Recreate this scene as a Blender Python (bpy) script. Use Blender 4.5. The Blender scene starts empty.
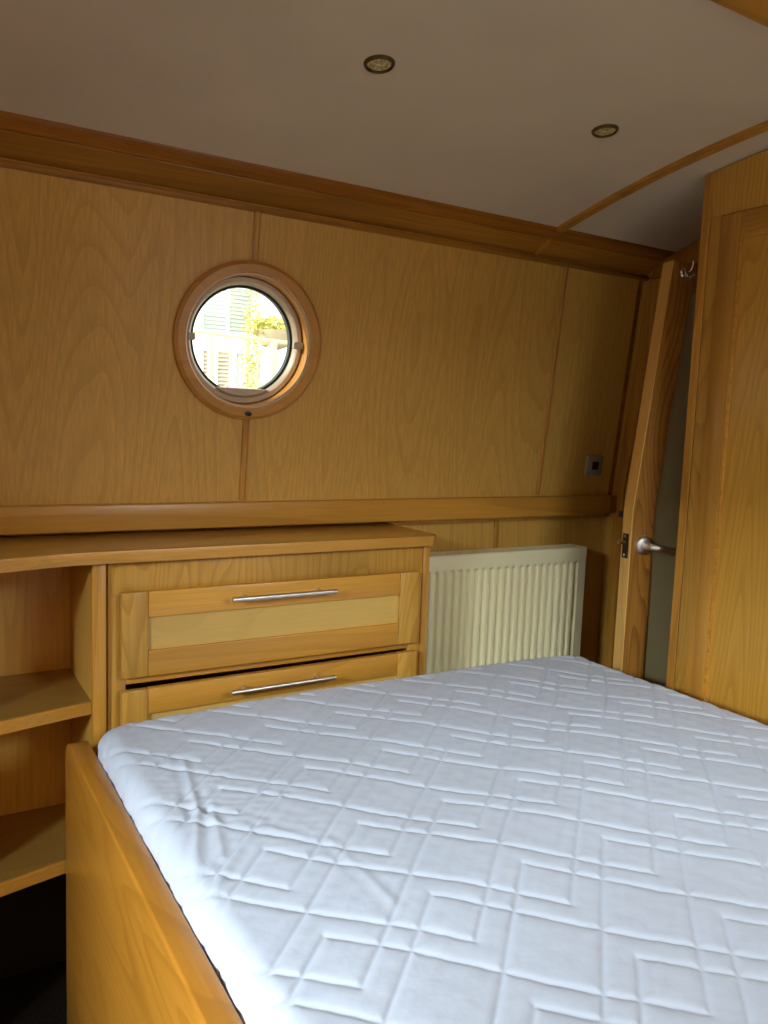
import bpy, bmesh, math, random
import numpy as np
from mathutils import Vector, Matrix

random.seed(4)
SC = bpy.context.scene
COL = SC.collection
PI = math.pi

# ------------------------------------------------------------------ materials
def new_mat(name):
    m = bpy.data.materials.new(name); m.use_nodes = True
    nt = m.node_tree; nt.nodes.clear()
    out = nt.nodes.new('ShaderNodeOutputMaterial')
    return m, nt, out

def N(nt, kind, **kw):
    n = nt.nodes.new(kind)
    for k, v in kw.items():
        if k in n.inputs.keys() if hasattr(n.inputs, 'keys') else False:
            n.inputs[k].default_value = v
        else:
            setattr(n, k, v)
    return n

def rgb(r, g, b):            # sRGB 0..255 -> linear
    def f(c):
        c /= 255.0
        return c / 12.92 if c <= .04045 else ((c + .055) / 1.055) ** 2.4
    return (f(r), f(g), f(b), 1)

def principled(nt, out, rough=.5, metal=0.0, spec=.5, coat=0.0):
    p = nt.nodes.new('ShaderNodeBsdfPrincipled')
    p.inputs['Roughness'].default_value = rough
    p.inputs['Metallic'].default_value = metal
    p.inputs['Specular IOR Level'].default_value = spec
    p.inputs['Coat Weight'].default_value = coat
    p.inputs['Coat Roughness'].default_value = .22
    nt.links.new(p.outputs[0], out.inputs[0])
    return p

def ramp(nt, stops):
    r = nt.nodes.new('ShaderNodeValToRGB')
    e = r.color_ramp.elements
    e[0].position, e[0].color = stops[0]
    e[1].position, e[1].color = stops[1]
    for s in stops[2:]:
        x = e.new(s[0]); x.color = s[1]
    return r

def wood(name, light, dark, axis='Z', rings=9.0, wide=4.2, stretch=.10, contrast=.55, rough=.38, coat=.25, fibre=.22, blot=.25):
    """plain-sawn varnished timber; grain runs along the given axis"""
    m, nt, out = new_mat(name); L = nt.links.new
    p = principled(nt, out, rough, 0, .4, coat)
    tc = nt.nodes.new('ShaderNodeTexCoord')
    oi = nt.nodes.new('ShaderNodeObjectInfo')
    mul = nt.nodes.new('ShaderNodeMath'); mul.operation = 'MULTIPLY'; mul.inputs[1].default_value = 37.0
    L(oi.outputs['Random'], mul.inputs[0])
    add = nt.nodes.new('ShaderNodeVectorMath'); add.operation = 'ADD'
    L(tc.outputs['Object'], add.inputs[0]); L(mul.outputs[0], add.inputs[1])
    ax = 'XYZ'.index(axis)
    def mapped(across, along):
        mp = nt.nodes.new('ShaderNodeMapping')
        s = [across] * 3; s[ax] = along
        mp.inputs['Scale'].default_value = s
        L(add.outputs[0], mp.inputs['Vector']); return mp
    m1 = mapped(wide, wide * stretch)
    n1 = nt.nodes.new('ShaderNodeTexNoise'); n1.inputs['Scale'].default_value = 1.0
    n1.inputs['Detail'].default_value = 1.5; n1.inputs['Roughness'].default_value = .35; n1.inputs['Distortion'].default_value = .25
    L(m1.outputs[0], n1.inputs['Vector'])
    k = nt.nodes.new('ShaderNodeMath'); k.operation = 'MULTIPLY'; k.inputs[1].default_value = rings
    L(n1.outputs[0], k.inputs[0])
    fr = nt.nodes.new('ShaderNodeMath'); fr.operation = 'FRACT'; L(k.outputs[0], fr.inputs[0])
    r1 = ramp(nt, [(0.0, (.0, .0, .0, 1)), (.55, (.15, .15, .15, 1)), (.85, (.85, .85, .85, 1)), (.95, (1, 1, 1, 1)), (1.0, (.05, .05, .05, 1))])
    L(fr.outputs[0], r1.inputs[0])
    # fibres break the growth lines up
    m2 = mapped(230, 7)
    n2 = nt.nodes.new('ShaderNodeTexNoise'); n2.inputs['Scale'].default_value = 1.0; n2.inputs['Detail'].default_value = 2
    L(m2.outputs[0], n2.inputs['Vector'])
    rf = nt.nodes.new('ShaderNodeMapRange'); rf.inputs[1].default_value = .3; rf.inputs[2].default_value = .7
    rf.inputs[3].default_value = .45; rf.inputs[4].default_value = 1.0
    L(n2.outputs[0], rf.inputs[0])
    gr = nt.nodes.new('ShaderNodeMath'); gr.operation = 'MULTIPLY'
    L(r1.outputs[0], gr.inputs[0]); L(rf.outputs[0], gr.inputs[1])
    gc = nt.nodes.new('ShaderNodeMath'); gc.operation = 'MULTIPLY'; gc.inputs[1].default_value = contrast
    L(gr.outputs[0], gc.inputs[0])
    mix = nt.nodes.new('ShaderNodeMix'); mix.data_type = 'RGBA'
    mix.inputs[6].default_value = light; mix.inputs[7].default_value = dark
    L(gc.outputs[0], mix.inputs[0])
    # fibre darkening
    mf = nt.nodes.new('ShaderNodeMapRange'); mf.inputs[1].default_value = .25; mf.inputs[2].default_value = .75
    mf.inputs[3].default_value = 1 - fibre; mf.inputs[4].default_value = 1 + fibre * .6
    L(n2.outputs[0], mf.inputs[0])
    # broad tonal drift of the board
    m3 = mapped(2.6, .7)
    n3 = nt.nodes.new('ShaderNodeTexNoise'); n3.inputs['Scale'].default_value = 1.0; n3.inputs['Detail'].default_value = 2
    L(m3.outputs[0], n3.inputs['Vector'])
    mb = nt.nodes.new('ShaderNodeMapRange'); mb.inputs[1].default_value = .3; mb.inputs[2].default_value = .7
    mb.inputs[3].default_value = 1 - blot; mb.inputs[4].default_value = 1 + blot * .6
    L(n3.outputs[0], mb.inputs[0])
    mm = nt.nodes.new('ShaderNodeMath'); mm.operation = 'MULTIPLY'
    L(mf.outputs[0], mm.inputs[0]); L(mb.outputs[0], mm.inputs[1])
    vm = nt.nodes.new('ShaderNodeVectorMath'); vm.operation = 'SCALE'
    L(mix.outputs[2], vm.inputs[0]); L(mm.outputs[0], vm.inputs['Scale'])
    L(vm.outputs[0], p.inputs['Base Color'])
    bp = nt.nodes.new('ShaderNodeBump'); bp.inputs['Strength'].default_value = .12; bp.inputs['Distance'].default_value = .001
    L(gr.outputs[0], bp.inputs['Height']); L(bp.outputs[0], p.inputs['Normal'])
    return m

PANEL_L, PANEL_D = rgb(222, 172, 84), rgb(174, 120, 44)      # ash veneer
OAK_L, OAK_D = rgb(206, 146, 58), rgb(150, 92, 24)           # solid varnished lippings
ORG_L, ORG_D = rgb(210, 150, 60), rgb(158, 98, 30)
PALE_L, PALE_D = rgb(216, 174, 92), rgb(192, 146, 66)
M = {}
M['veneer'] = wood('ash_veneer', PANEL_L, PANEL_D, 'Z', rings=34, wide=4.6, stretch=.06, contrast=.32, rough=.42, coat=.12, fibre=.14, blot=.10)
M['veneer_ward'] = wood('ash_veneer_bold', rgb(212, 158, 62), rgb(160, 100, 26), 'Z', rings=60, wide=4.6, stretch=.075, contrast=.42, rough=.38, coat=.2, fibre=.14, blot=.12)
M['oak_x'] = wood('oak_lipping_x', OAK_L, OAK_D, 'X', rings=10, wide=7, stretch=.09, contrast=.5)
M['oak_y'] = wood('oak_lipping_y', OAK_L, OAK_D, 'Y', rings=10, wide=7, stretch=.09, contrast=.5)
M['oak_z'] = wood('oak_lipping_z', OAK_L, OAK_D, 'Z', rings=10, wide=7, stretch=.09, contrast=.55)
M['org_x'] = wood('orange_oak_x', ORG_L, ORG_D, 'X', rings=9, wide=7, stretch=.08, contrast=.35, fibre=.12)
M['org_z'] = wood('orange_oak_z', ORG_L, ORG_D, 'Z', rings=9, wide=7, stretch=.08, contrast=.5, fibre=.16)
M['org_r'] = wood('orange_oak_ring', rgb(222, 160, 78), rgb(182, 118, 48), 'X', rings=6, wide=5, stretch=.3, contrast=.4, fibre=.08)
M['edge_z'] = wood('door_edge_z', rgb(232, 182, 98), rgb(190, 134, 60), 'Z', rings=8, wide=9, stretch=.10, contrast=.4, fibre=.1)
M['dark_z'] = wood('door_oak_z', rgb(178, 120, 50), rgb(98, 58, 16), 'Z', rings=34, wide=9, stretch=.10, contrast=.75, fibre=.22)
M['cornice_x'] = wood('cornice_oak_x', rgb(184, 126, 44), rgb(132, 78, 18), 'X', rings=12, wide=7, stretch=.06, contrast=.45)
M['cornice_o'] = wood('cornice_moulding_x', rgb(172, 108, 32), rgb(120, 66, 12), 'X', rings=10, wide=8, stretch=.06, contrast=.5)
M['pale_x'] = wood('pale_maple_x', PALE_L, PALE_D, 'X', rings=6, wide=5, stretch=.4, contrast=.3, fibre=.06, blot=.18)
M['face_z'] = wood('cabinet_ash_z', rgb(206, 154, 66), rgb(150, 96, 28), 'Z', rings=36, wide=6.0, stretch=.11, contrast=.5, fibre=.14)
M['top_x'] = wood('worktop_ash_x', rgb(190, 142, 60), rgb(150, 100, 34), 'X', rings=9, wide=5.0, stretch=.12, contrast=.35, fibre=.10, rough=.3, coat=.3)
M['board_y'] = wood('footboard_ash_y', rgb(184, 122, 40), rgb(140, 86, 22), 'Y', rings=26, wide=4.5, stretch=.12, contrast=.45, fibre=.12, rough=.36, coat=.3)
M['shelf_x'] = wood('shelf_ash_x', rgb(162, 126, 62), rgb(126, 92, 38), 'X', rings=9, wide=5, stretch=.12, contrast=.35, fibre=.1)

def plain(name, col, rough=.5, metal=0., spec=.5, coat=0., noise=0., nscale=30., bump=0., bscale=200., bdist=.001):
    m, nt, out = new_mat(name); L = nt.links.new
    p = principled(nt, out, rough, metal, spec, coat)
    tc = nt.nodes.new('ShaderNodeTexCoord')
    n = nt.nodes.new('ShaderNodeTexNoise'); n.inputs['Scale'].default_value = nscale; n.inputs['Detail'].default_value = 4
    L(tc.outputs['Object'], n.inputs['Vector'])
    mr = nt.nodes.new('ShaderNodeMapRange'); mr.inputs[1].default_value = .3; mr.inputs[2].default_value = .7
    mr.inputs[3].default_value = 1 - noise; mr.inputs[4].default_value = 1 + noise
    L(n.outputs[0], mr.inputs[0])
    c = nt.nodes.new('ShaderNodeRGB'); c.outputs[0].default_value = col
    vm = nt.nodes.new('ShaderNodeVectorMath'); vm.operation = 'SCALE'
    L(c.outputs[0], vm.inputs[0]); L(mr.outputs[0], vm.inputs['Scale']); L(vm.outputs[0], p.inputs['Base Color'])
    if bump:
        n2 = nt.nodes.new('ShaderNodeTexNoise'); n2.inputs['Scale'].default_value = bscale; n2.inputs['Detail'].default_value = 4
        L(tc.outputs['Object'], n2.inputs['Vector'])
        b = nt.nodes.new('ShaderNodeBump'); b.inputs['Strength'].default_value = bump; b.inputs['Distance'].default_value = bdist
        L(n2.outputs[0], b.inputs['Height']); L(b.outputs[0], p.inputs['Normal'])
    return m

M['ceiling'] = plain('cream_ceiling_lining', rgb(214, 199, 170), .75, noise=.05, nscale=3.5, bump=.25, bscale=90)
M['carpet'] = plain('charcoal_carpet', rgb(36, 30, 28), .95, spec=.1, noise=.6, nscale=260, bump=1.0, bscale=320, bdist=.006)
M['fabric'] = plain('white_cotton', rgb(198, 205, 224), .85, spec=.2, noise=.015, nscale=12, bump=.35, bscale=70, bdist=.0015)
M['rad'] = plain('cream_enamel', rgb(240, 230, 190), .35, noise=.015, nscale=8)
M['rad_dark'] = plain('grille_shadow_enamel', rgb(190, 186, 164), .5)
M['steel'] = plain('brushed_steel', rgb(225, 220, 212), .38, metal=1.0)
M['chrome'] = plain('chrome', rgb(215, 212, 206), .14, metal=1.0)
M['bronze'] = plain('aged_brass_rim', rgb(96, 78, 48), .4, metal=.8)
M['lamp_glass'] = plain('unlit_reflector', rgb(206, 190, 128), .3, noise=.75, nscale=160, bump=.8, bscale=250, bdist=.004)
M['black'] = plain('black_rubber', rgb(20, 22, 24), .5)
M['plate'] = plain('satin_plate', rgb(176, 172, 158), .4, metal=.3)
M['white'] = plain('white_plastic', rgb(226, 224, 216), .35)
M['door_grey'] = plain('grey_green_panel', rgb(158, 146, 108), .45, spec=.5, noise=.03, nscale=3)
M['frame_grey'] = plain('bronze_anodised_frame', rgb(206, 188, 166), .4, metal=.1, noise=.03)
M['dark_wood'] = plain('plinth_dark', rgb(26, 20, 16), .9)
M['skin'] = plain('outer_hull_paint', rgb(40, 60, 50), .5)
M['latch_dark'] = plain('dark_latch_metal', rgb(60, 54, 50), .4, metal=.8)

def glass_mat():
    m, nt, out = new_mat('window_glass'); L = nt.links.new
    t = nt.nodes.new('ShaderNodeBsdfTransparent'); t.inputs[0].default_value = (.93, .96, .94, 1)
    g = nt.nodes.new('ShaderNodeBsdfGlossy'); g.inputs['Roughness'].default_value = .02
    lw = nt.nodes.new('ShaderNodeLayerWeight'); lw.inputs[0].default_value = .5
    f = nt.nodes.new('ShaderNodeMapRange'); f.inputs[3].default_value = .03; f.inputs[4].default_value = .30
    L(lw.outputs['Facing'], f.inputs[0])
    mx = nt.nodes.new('ShaderNodeMixShader')
    L(f.outputs[0], mx.inputs[0]); L(t.outputs[0], mx.inputs[1]); L(g.outputs[0], mx.inputs[2]); L(mx.outputs[0], out.inputs[0])
    return m
M['glass'] = glass_mat()

# ------------------------------------------------------------------ mesh helpers
def new_bm(): return bmesh.new()

def box(bm, x0, x1, y0, y1, z0, z1, bev=0.0, seg=2):
    t = bmesh.new()
    bmesh.ops.create_cube(t, size=1)
    for v in t.verts:
        v.co = Vector(((x0 + x1) / 2 + v.co.x * (x1 - x0), (y0 + y1) / 2 + v.co.y * (y1 - y0), (z0 + z1) / 2 + v.co.z * (z1 - z0)))
    if bev:
        bmesh.ops.bevel(t, geom=t.edges[:], offset=bev, segments=seg, profile=.5, affect='EDGES', clamp_overlap=True)
    merge(bm, t)

def merge(bm, t):
    me = bpy.data.meshes.new('tmp'); t.to_mesh(me); t.free()
    bm.from_mesh(me); bpy.data.meshes.remove(me)

def extrude_poly(bm, pts, direction, bev=0.0, seg=2):
    """closed polygon of 3-D points swept along a vector"""
    t = bmesh.new(); d = Vector(direction)
    a = [t.verts.new(Vector(p)) for p in pts]; b = [t.verts.new(Vector(p) + d) for p in pts]
    t.faces.new(a); t.faces.new(b[::-1])
    n = len(pts)
    for i in range(n):
        t.faces.new((a[i], b[i], b[(i + 1) % n], a[(i + 1) % n]))
    bmesh.ops.recalc_face_normals(t, faces=t.faces[:])
    if bev:
        bmesh.ops.bevel(t, geom=t.edges[:], offset=bev, segments=seg, profile=.5, affect='EDGES', clamp_overlap=True)
    merge(bm, t)

def tube(bm, pts, r, seg=12, cap=True):
    """round tube along points; r a number or list"""
    t = bmesh.new(); rings = []
    P = [Vector(p) for p in pts]; n = len(P)
    rr = r if isinstance(r, (list, tuple)) else [r] * n
    ref = None
    for i in range(n):
        tan = (P[min(i + 1, n - 1)] - P[max(i - 1, 0)]).normalized()
        if ref is None:
            ref = tan.orthogonal().normalized()
        ref = (ref - tan * ref.dot(tan)).normalized()
        o = tan.cross(ref)
        rings.append([t.verts.new(P[i] + (ref * math.cos(2 * PI * k / seg) + o * math.sin(2 * PI * k / seg)) * rr[i]) for k in range(seg)])
    for i in range(n - 1):
        for k in range(seg):
            t.faces.new((rings[i][k], rings[i][(k + 1) % seg], rings[i + 1][(k + 1) % seg], rings[i + 1][k]))
    if cap:
        t.faces.new(rings[0][::-1]); t.faces.new(rings[-1])
    bmesh.ops.recalc_face_normals(t, faces=t.faces[:])
    merge(bm, t)

def lathe(bm, prof, origin, axis, seg=48, closed=False):
    """revolve (radius, height) pairs about an axis through origin"""
    t = bmesh.new(); o = Vector(origin); a = Vector(axis).normalized()
    u = a.orthogonal().normalized(); w = a.cross(u)
    rings = []
    for r, h in prof:
        if r < 1e-6:
            rings.append([t.verts.new(o + a * h)])
        else:
            rings.append([t.verts.new(o + a * h + (u * math.cos(2 * PI * k / seg) + w * math.sin(2 * PI * k / seg)) * r) for k in range(seg)])
    m = len(rings); rng = range(m) if closed else range(m - 1)
    for i in rng:
        A, B = rings[i], rings[(i + 1) % m]
        for k in range(seg):
            k2 = (k + 1) % seg
            if len(A) == 1 and len(B) == 1: continue
            if len(A) == 1: t.faces.new((A[0], B[k], B[k2]))
            elif len(B) == 1: t.faces.new((A[k], A[k2], B[0]))
            else: t.faces.new((A[k], A[k2], B[k2], B[k]))
    bmesh.ops.recalc_face_normals(t, faces=t.faces[:])
    merge(bm, t)

def smooth(me, deg=35):
    me.polygons.foreach_set('use_smooth', [True] * len(me.polygons))
    try:
        me.set_sharp_from_angle(angle=math.radians(deg))
    except Exception:
        pass

def obj(name, bm, mat, parent=None, origin=None, sm=35, label=None):
    """one mesh object; its vertices are given in room coordinates"""
    me = bpy.data.meshes.new(name)
    if parent is not None:
        base = parent.matrix_world_base
    else:
        base = Vector(origin) if origin is not None else Vector((0, 0, 0))
    if isinstance(bm, bmesh.types.BMesh):
        bmesh.ops.translate(bm, verts=bm.verts[:], vec=-base)
        bm.to_mesh(me); bm.free()
    else:
        V, F = bm
        me.from_pydata((V - np.array(base)).tolist(), [], F)
    if sm: smooth(me, sm)
    me.materials.append(mat)
    o = bpy.data.objects.new(name, me); COL.objects.link(o)
    o2 = Handle(o, base)
    if parent is not None:
        o.parent = parent.o
    else:
        o.location = base
    if label: o['label'] = label
    return o2

class Handle:
    def __init__(self, o, base): self.o = o; self.matrix_world_base = Vector(base)

def empty(name, loc):
    o = bpy.data.objects.new(name, None); o.empty_display_size = .05
    COL.objects.link(o); o.location = loc
    return Handle(o, loc)

def tag(h, label, cat, group=None):
    h.o['label'] = label; h.o['category'] = cat
    if group: h.o['group'] = group
    return h

def struct(h, label=None):
    h.o['kind'] = 'structure'
    if label: h.o['label'] = label
    return h

# ------------------------------------------------------------------ room numbers (metres)
X0, XB = -1.35, 1.975            # left bulkhead, right bulkhead
YF = -2.05                      # side of the boat behind the camera
GZ = 1.052                      # top of the gunwale shelf
SL = .103                       # inward lean of the upper side
def wy(z): return -SL * (z - GZ)
def ceil_z(y): return 1.896 - .152 * (y + 1.0) ** 2

# floor
b = new_bm(); box(b, X0 - .1, 3.3, YF - .1, .12, -.05, 0)
struct(obj('floor', b, M['carpet']), 'dark charcoal carpet beside the bed')

# ceiling: cambered lining
def arch_strip(x0, x1, y0, y1, dz0, dz1, n=28):
    t = bmesh.new(); pts = []
    for i in range(n + 1):
        y = y0 + (y1 - y0) * i / n
        z = ceil_z(y)
        pts.append([t.verts.new((x, y, z + d)) for x, d in ((x0, dz0), (x1, dz0), (x1, dz1), (x0, dz1))])
    for i in range(n):
        for k in range(4):
            t.faces.new((pts[i][k], pts[i][(k + 1) % 4], pts[i + 1][(k + 1) % 4], pts[i + 1][k]))
    t.faces.new(pts[0][::-1]); t.faces.new(pts[-1])
    bmesh.ops.recalc_face_normals(t, faces=t.faces[:])
    return t
b = new_bm(); merge(b, arch_strip(X0 - .1, 3.3, -1.98, -.02, 0, .03))
struct(obj('ceiling', b, M['ceiling'], sm=60), 'cambered cream painted ceiling lining')

# ---- hull side wall (the one we look at): leaning upper panels with a round hole
PX, PZ = .698, 1.432            # centre of the porthole
nrm = Vector((0, -1, -SL)).normalized()      # into the room
upv = Vector((0, -SL, 1)).normalized()
PC = Vector((PX, wy(PZ), PZ))
def wp(x, z, off=0.0):
    return Vector((x, wy(z), z)) + nrm * off
RH = .156
def holed_panel(bm, x0, x1, z0, z1, off, th, r):
    """flat panel with a round hole; off = how far it stands in the room, th = thickness outwards"""
    t = bmesh.new()
    angs = sorted(set([2 * PI * k / 72 for k in range(72)] + [math.atan2(zz - PZ, xx - PX) % (2 * PI) for xx in (x0, x1) for zz in (z0, z1)]))
    cols = []
    for a in angs:
        c, s = math.cos(a), math.sin(a)
        tx = ((x1 if c > 0 else x0) - PX) / c if abs(c) > 1e-9 else 1e9
        tz = ((z1 if s > 0 else z0) - PZ) / s if abs(s) > 1e-9 else 1e9
        q = min(tx, tz)
        pin = PC + Vector((1, 0, 0)) * (r * c) + upv * (r * s)
        pout = wp(PX + q * c, PZ + q * s)
        cols.append([t.verts.new(p + nrm * o_) for p, o_ in ((pin, off), (pout, off), (pout, off - th), (pin, off - th))])
    n = len(cols)
    for i in range(n):
        A, B = cols[i], cols[(i + 1) % n]
        for k in range(4):
            t.faces.new((A[k], A[(k + 1) % 4], B[(k + 1) % 4], B[k]))
    bmesh.ops.recalc_face_normals(t, faces=t.faces[:])
    merge(bm, t)
def flat_panel(bm, x0, x1, z0, z1, off, th):
    extrude_poly(bm, [wp(x0, z0, off), wp(x1, z0, off), wp(x1, z1, off), wp(x0, z1, off)], nrm * (-th))
b = new_bm()
ZT = 1.90
flat_panel(b, X0, .30, .98, ZT, 0, .02)
holed_panel(b, .30, 1.10, .98, ZT, 0, .02, RH)
flat_panel(b, 1.10, 1.944, .98, ZT, 0, .02)
struct(obj('wall_back', b, M['veneer'], sm=30), 'leaning ash veneer wall panels around the porthole')
b = new_bm(); box(b, X0, XB, .03, .05, 0, 1.03)
struct(obj('wall_back_lower', b, M['veneer']), 'upright veneer panel below the gunwale shelf behind the radiator')
# outer hull skin with the same hole
b = new_bm()
holed_panel(b, .30, 1.10, .98, ZT + .05, -.075, .006, .150)
flat_panel(b, X0 - .1, .30, .98, ZT + .05, -.075, .006)
flat_panel(b, 1.10, 3.3, .98, ZT + .05, -.075, .006)
box(b, X0 - .1, 3.3, .086, .092, -.05, 1.0)
struct(obj('wall_outside', b, M['skin'], sm=30), 'outer steel side of the boat')

b = new_bm(); flat_panel(b, 1.944, XB - .0005, .98, ZT, -.012, .006); box(b, 1.930, XB - .0005, -.022, .03, .995, 1.050, .002)  # corner shade put in as a dark recessed strip and end block
struct(obj('trim_14', b, M['cornice_o'], origin=(1.96, 0, 1.0)), 'strip between the wall panel and the bulkhead, corner shade painted as dark timber')
# battens over the panel joints
def batten(name, x, z0, z1, lab):
    bb = new_bm(); w = .0075
    prof = [(-w, 0), (-w, .003), (-w * .5, .0058), (w * .5, .0058), (w, .003), (w, 0)]
    extrude_poly(bb, [wp(x + a, z0, h) for a, h in prof], upv * ((z1 - z0) / upv.z))
    return struct(obj(name, bb, M['oak_z'], origin=(x, wy(z0), z0)), lab)
batten('trim_1', .699, 1.057, PZ - .181, 'narrow upright batten below the porthole')
batten('trim_2', .699, PZ + .181, 1.722, 'narrow upright batten above the porthole')
batten('trim_3', 1.644, 1.057, 1.722, 'narrow upright batten right of the porthole panel')
b = new_bm(); box(b, 1.508, 1.524, .024, .031, .2, .99, .002)
struct(obj('trim_4', b, M['oak_z'], origin=(1.516, .03, .2)), 'short batten just above the radiator')

# gunwale shelf rail
b = new_bm(); box(b, X0, 1.929, -.03, .045, .992, GZ, .004)
struct(obj('trim_5', b, M['org_x'], origin=(.3, 0, .992)), 'long orange-brown rail across the wall above the worktop and radiator')

# cornice boards under the ceiling
def sweep_x(name, prof, x0, x1, mat, lab):
    bb = new_bm()
    extrude_poly(bb, [(x0, y, z) for y, z in prof], (x1 - x0, 0, 0), .0012, 1)
    return struct(obj(name, bb, mat, origin=(x0, prof[0][0], prof[0][1])), lab)
sweep_x('trim_6', [(-.055, 1.719), (-.074, 1.719), (-.081, 1.724), (-.081, 1.731), (-.074, 1.734), (-.055, 1.734)], X0, XB, M['cornice_x'], 'thin bead along the top of the wall panels')
sweep_x('trim_7', [(-.060, 1.735), (-.074, 1.7375), (-.130, 1.770), (-.120, 1.785), (-.06, 1.785)], X0, XB, M['cornice_x'], 'sloping cornice board under the ceiling')
sweep_x('trim_8', [(-.110, 1.7725), (-.133, 1.7735), (-.137, 1.777), (-.158, 1.781), (-.171, 1.788), (-.171, 1.800), (-.110, 1.802)], X0, XB, M['cornice_o'], 'moulded strip between cornice and ceiling')
b = new_bm(); extrude_poly(b, [(1.512, -.074, 1.7365), (1.512, -.130, 1.769), (1.512, -.130, 1.765), (1.512, -.076, 1.7325)], (.016, 0, 0))
struct(obj('trim_9', b, M['oak_y'], origin=(1.52, -.1, 1.74)), 'short batten across the cornice')

# curved ceiling rib and the centre beam
b = new_bm(); merge(b, arch_strip(1.508, 1.534, -1.85, -.168, -.010, .001, 40))
struct(obj('trim_10', b, M['oak_y'], sm=40), 'curved oak rib across the ceiling')
b = new_bm()
box(b, X0, XB, -1.12, -1.0, 1.888, 1.93, .003)
box(b, X0, XB, -1.095, -1.025, 1.872, 1.89, .005)
struct(obj('trim_11', b, M['org_x'], origin=(0, -1.06, 1.88)), 'oak beam running along the middle of the ceiling')

# ---- right bulkhead with the doorway, following the lean of the hull
def prof_edge(y_low, y_top, ztop): return [(y_low, 0), (y_low, 1.06), (y_top, ztop)]
def plate_x(bm, yz, x0, x1, bev=0.0):
    extrude_poly(bm, [(x0, y, z) for y, z in yz], (x1 - x0, 0, 0), bev, 1)
b = new_bm()
plate_x(b, [(.09, 0), (.09, 1.06), (-.02, 2.0), (-.30, 2.0), (-.142, 1.722), (-.047, 1.06), (-.047, 0)], XB, XB + .05)
plate_x(b, [(-.142, 1.722), (-.30, 2.0), (-.56, 2.0), (-.515, 1.722)], XB, XB + .05)
plate_x(b, [(-.515, 0), (-.515, 1.722), (-.56, 2.0), (YF - .1, 2.0), (YF - .1, 0)], XB, XB + .05)
struct(obj('wall_right', b, M['veneer']), 'wooden bulkhead at the right around the doorway')
b = new_bm()
plate_x(b, [(-.010, .0), (-.010, 1.06), (-.083, 1.715), (-.139, 1.715), (-.045, 1.06), (-.045, 0)], XB - .012, XB + .001, .002)
struct(obj('trim_12', b, M['oak_z'], origin=(XB, -.07, 0)), 'door jamb board leaning with the hull side')
b = new_bm()
plate_x(b, [(-.090, 1.7225), (-.12, 1.765), (-.175, 1.785), (-.25, 1.806), (-.40, 1.837), (-.51, 1.856), (-.51, 1.7225)], XB - .012, XB + .001, .002)
struct(obj('trim_13', b, M['cornice_x'], origin=(XB, -.3, 1.72)), 'head board over the door')
# the passage beyond the doorway
b = new_bm(); box(b, 3.2, 3.25, YF - .1, .12, 0, 2.0)
struct(obj('wall_passage', b, M['veneer']), 'far bulkhead beyond the doorway')

# ---- the side behind the camera and the left bulkhead, glazed for daylight; the window behind is added for fill
WIN_B = (.80, 1.45, 1.30, 1.72)      # x0 x1 z0 z1 in the side behind
def wall_with_hole(name, plane, a0, a1, z0, z1, h, th, mat, lab):
    bb = new_bm(); ha0, ha1, hz0, hz1 = h
    for (p0, p1, q0, q1) in ((a0, ha0, z0, z1), (ha1, a1, z0, z1), (ha0, ha1, z0, hz0), (ha0, ha1, hz1, z1)):
        if plane[0] == 'y': box(bb, p0, p1, plane[1] - th, plane[1], q0, q1)
        else: box(bb, plane[1] - th, plane[1], p0, p1, q0, q1)
    return struct(obj(name, bb, mat), lab)
wall_with_hole('wall_front', ('y', YF), X0 - .1, 3.3, 0, 2.0, WIN_B, .05, M['veneer'], 'boat side behind the viewer')
WIN_L = (-2.0, -1.40, 1.0, 1.76)
wall_with_hole('wall_left', ('x', X0), YF - .1, .12, 0, 2.0, WIN_L, .05, M['veneer'], 'bulkhead left of the viewer')

def rect_window(name, plane, h, lab):
    a0, a1, z0, z1 = h; w = empty(name, (a0, plane[1], z0) if plane[0] == 'y' else (plane[1], a0, z0))
    struct(w, lab)
    def bx(p0, p1, q0, q1, d0, d1, bm):
        if plane[0] == 'y': box(bm, p0, p1, plane[1] + d0, plane[1] + d1, q0, q1, .002)
        else: box(bm, plane[1] + d0, plane[1] + d1, p0, p1, q0, q1, .002)
    f = new_bm(); t = .03
    bx(a0 - .01, a0 + t, z0 - .01, z1 + .01, -.05, .012, f); bx(a1 - t, a1 + .01, z0 - .01, z1 + .01, -.05, .012, f)
    bx(a0 + t, a1 - t, z0 - .01, z0 + t, -.05, .012, f); bx(a0 + t, a1 - t, z1 - t, z1 + .01, -.05, .012, f)
    obj('window_frame', f, M['org_x'], w)
    g = new_bm(); bx(a0 + t, a1 - t, z0 + t, z1 - t, -.03, -.026, g)
    obj('window_pane', g, M['glass'], w)
rect_window('fill_window', ('y', YF), WIN_B, 'added window in the side behind the viewer, for fill light')  # unseen window, added so that soft fill can enter
rect_window('window_3', ('x', X0), WIN_L, 'glazed hatch in the left bulkhead')

# ------------------------------------------------------------------ the porthole
win = struct(empty('window_1', PC), 'round porthole with a wooden ring and a view of a sunlit house')
def pring(prof, name, mat, parent=win, seg=96, closed=True, sm=35, label=None, centre=None):
    bb = new_bm(); lathe(bb, prof, centre or PC, nrm, seg, closed)
    return obj(name, bb, mat, parent, sm=sm, label=label)
pring([(.154, -.002), (.154, .012), (.157, .0155), (.174, .0155), (.1815, .010), (.1815, -.001)], 'window_ring', M['org_r'], label='flat orange-brown wooden ring')
pring([(.1545, .006), (.1545, -.072), (.1490, -.072), (.1490, .006)], 'window_liner', M['org_r'], label='deep wooden lining of the opening')
pring([(.150, .003), (.1515, .0065), (.1538, .0065), (.1538, .000), (.150, .000)], 'window_bead', M['white'], label='thin white sealing bead')
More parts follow.
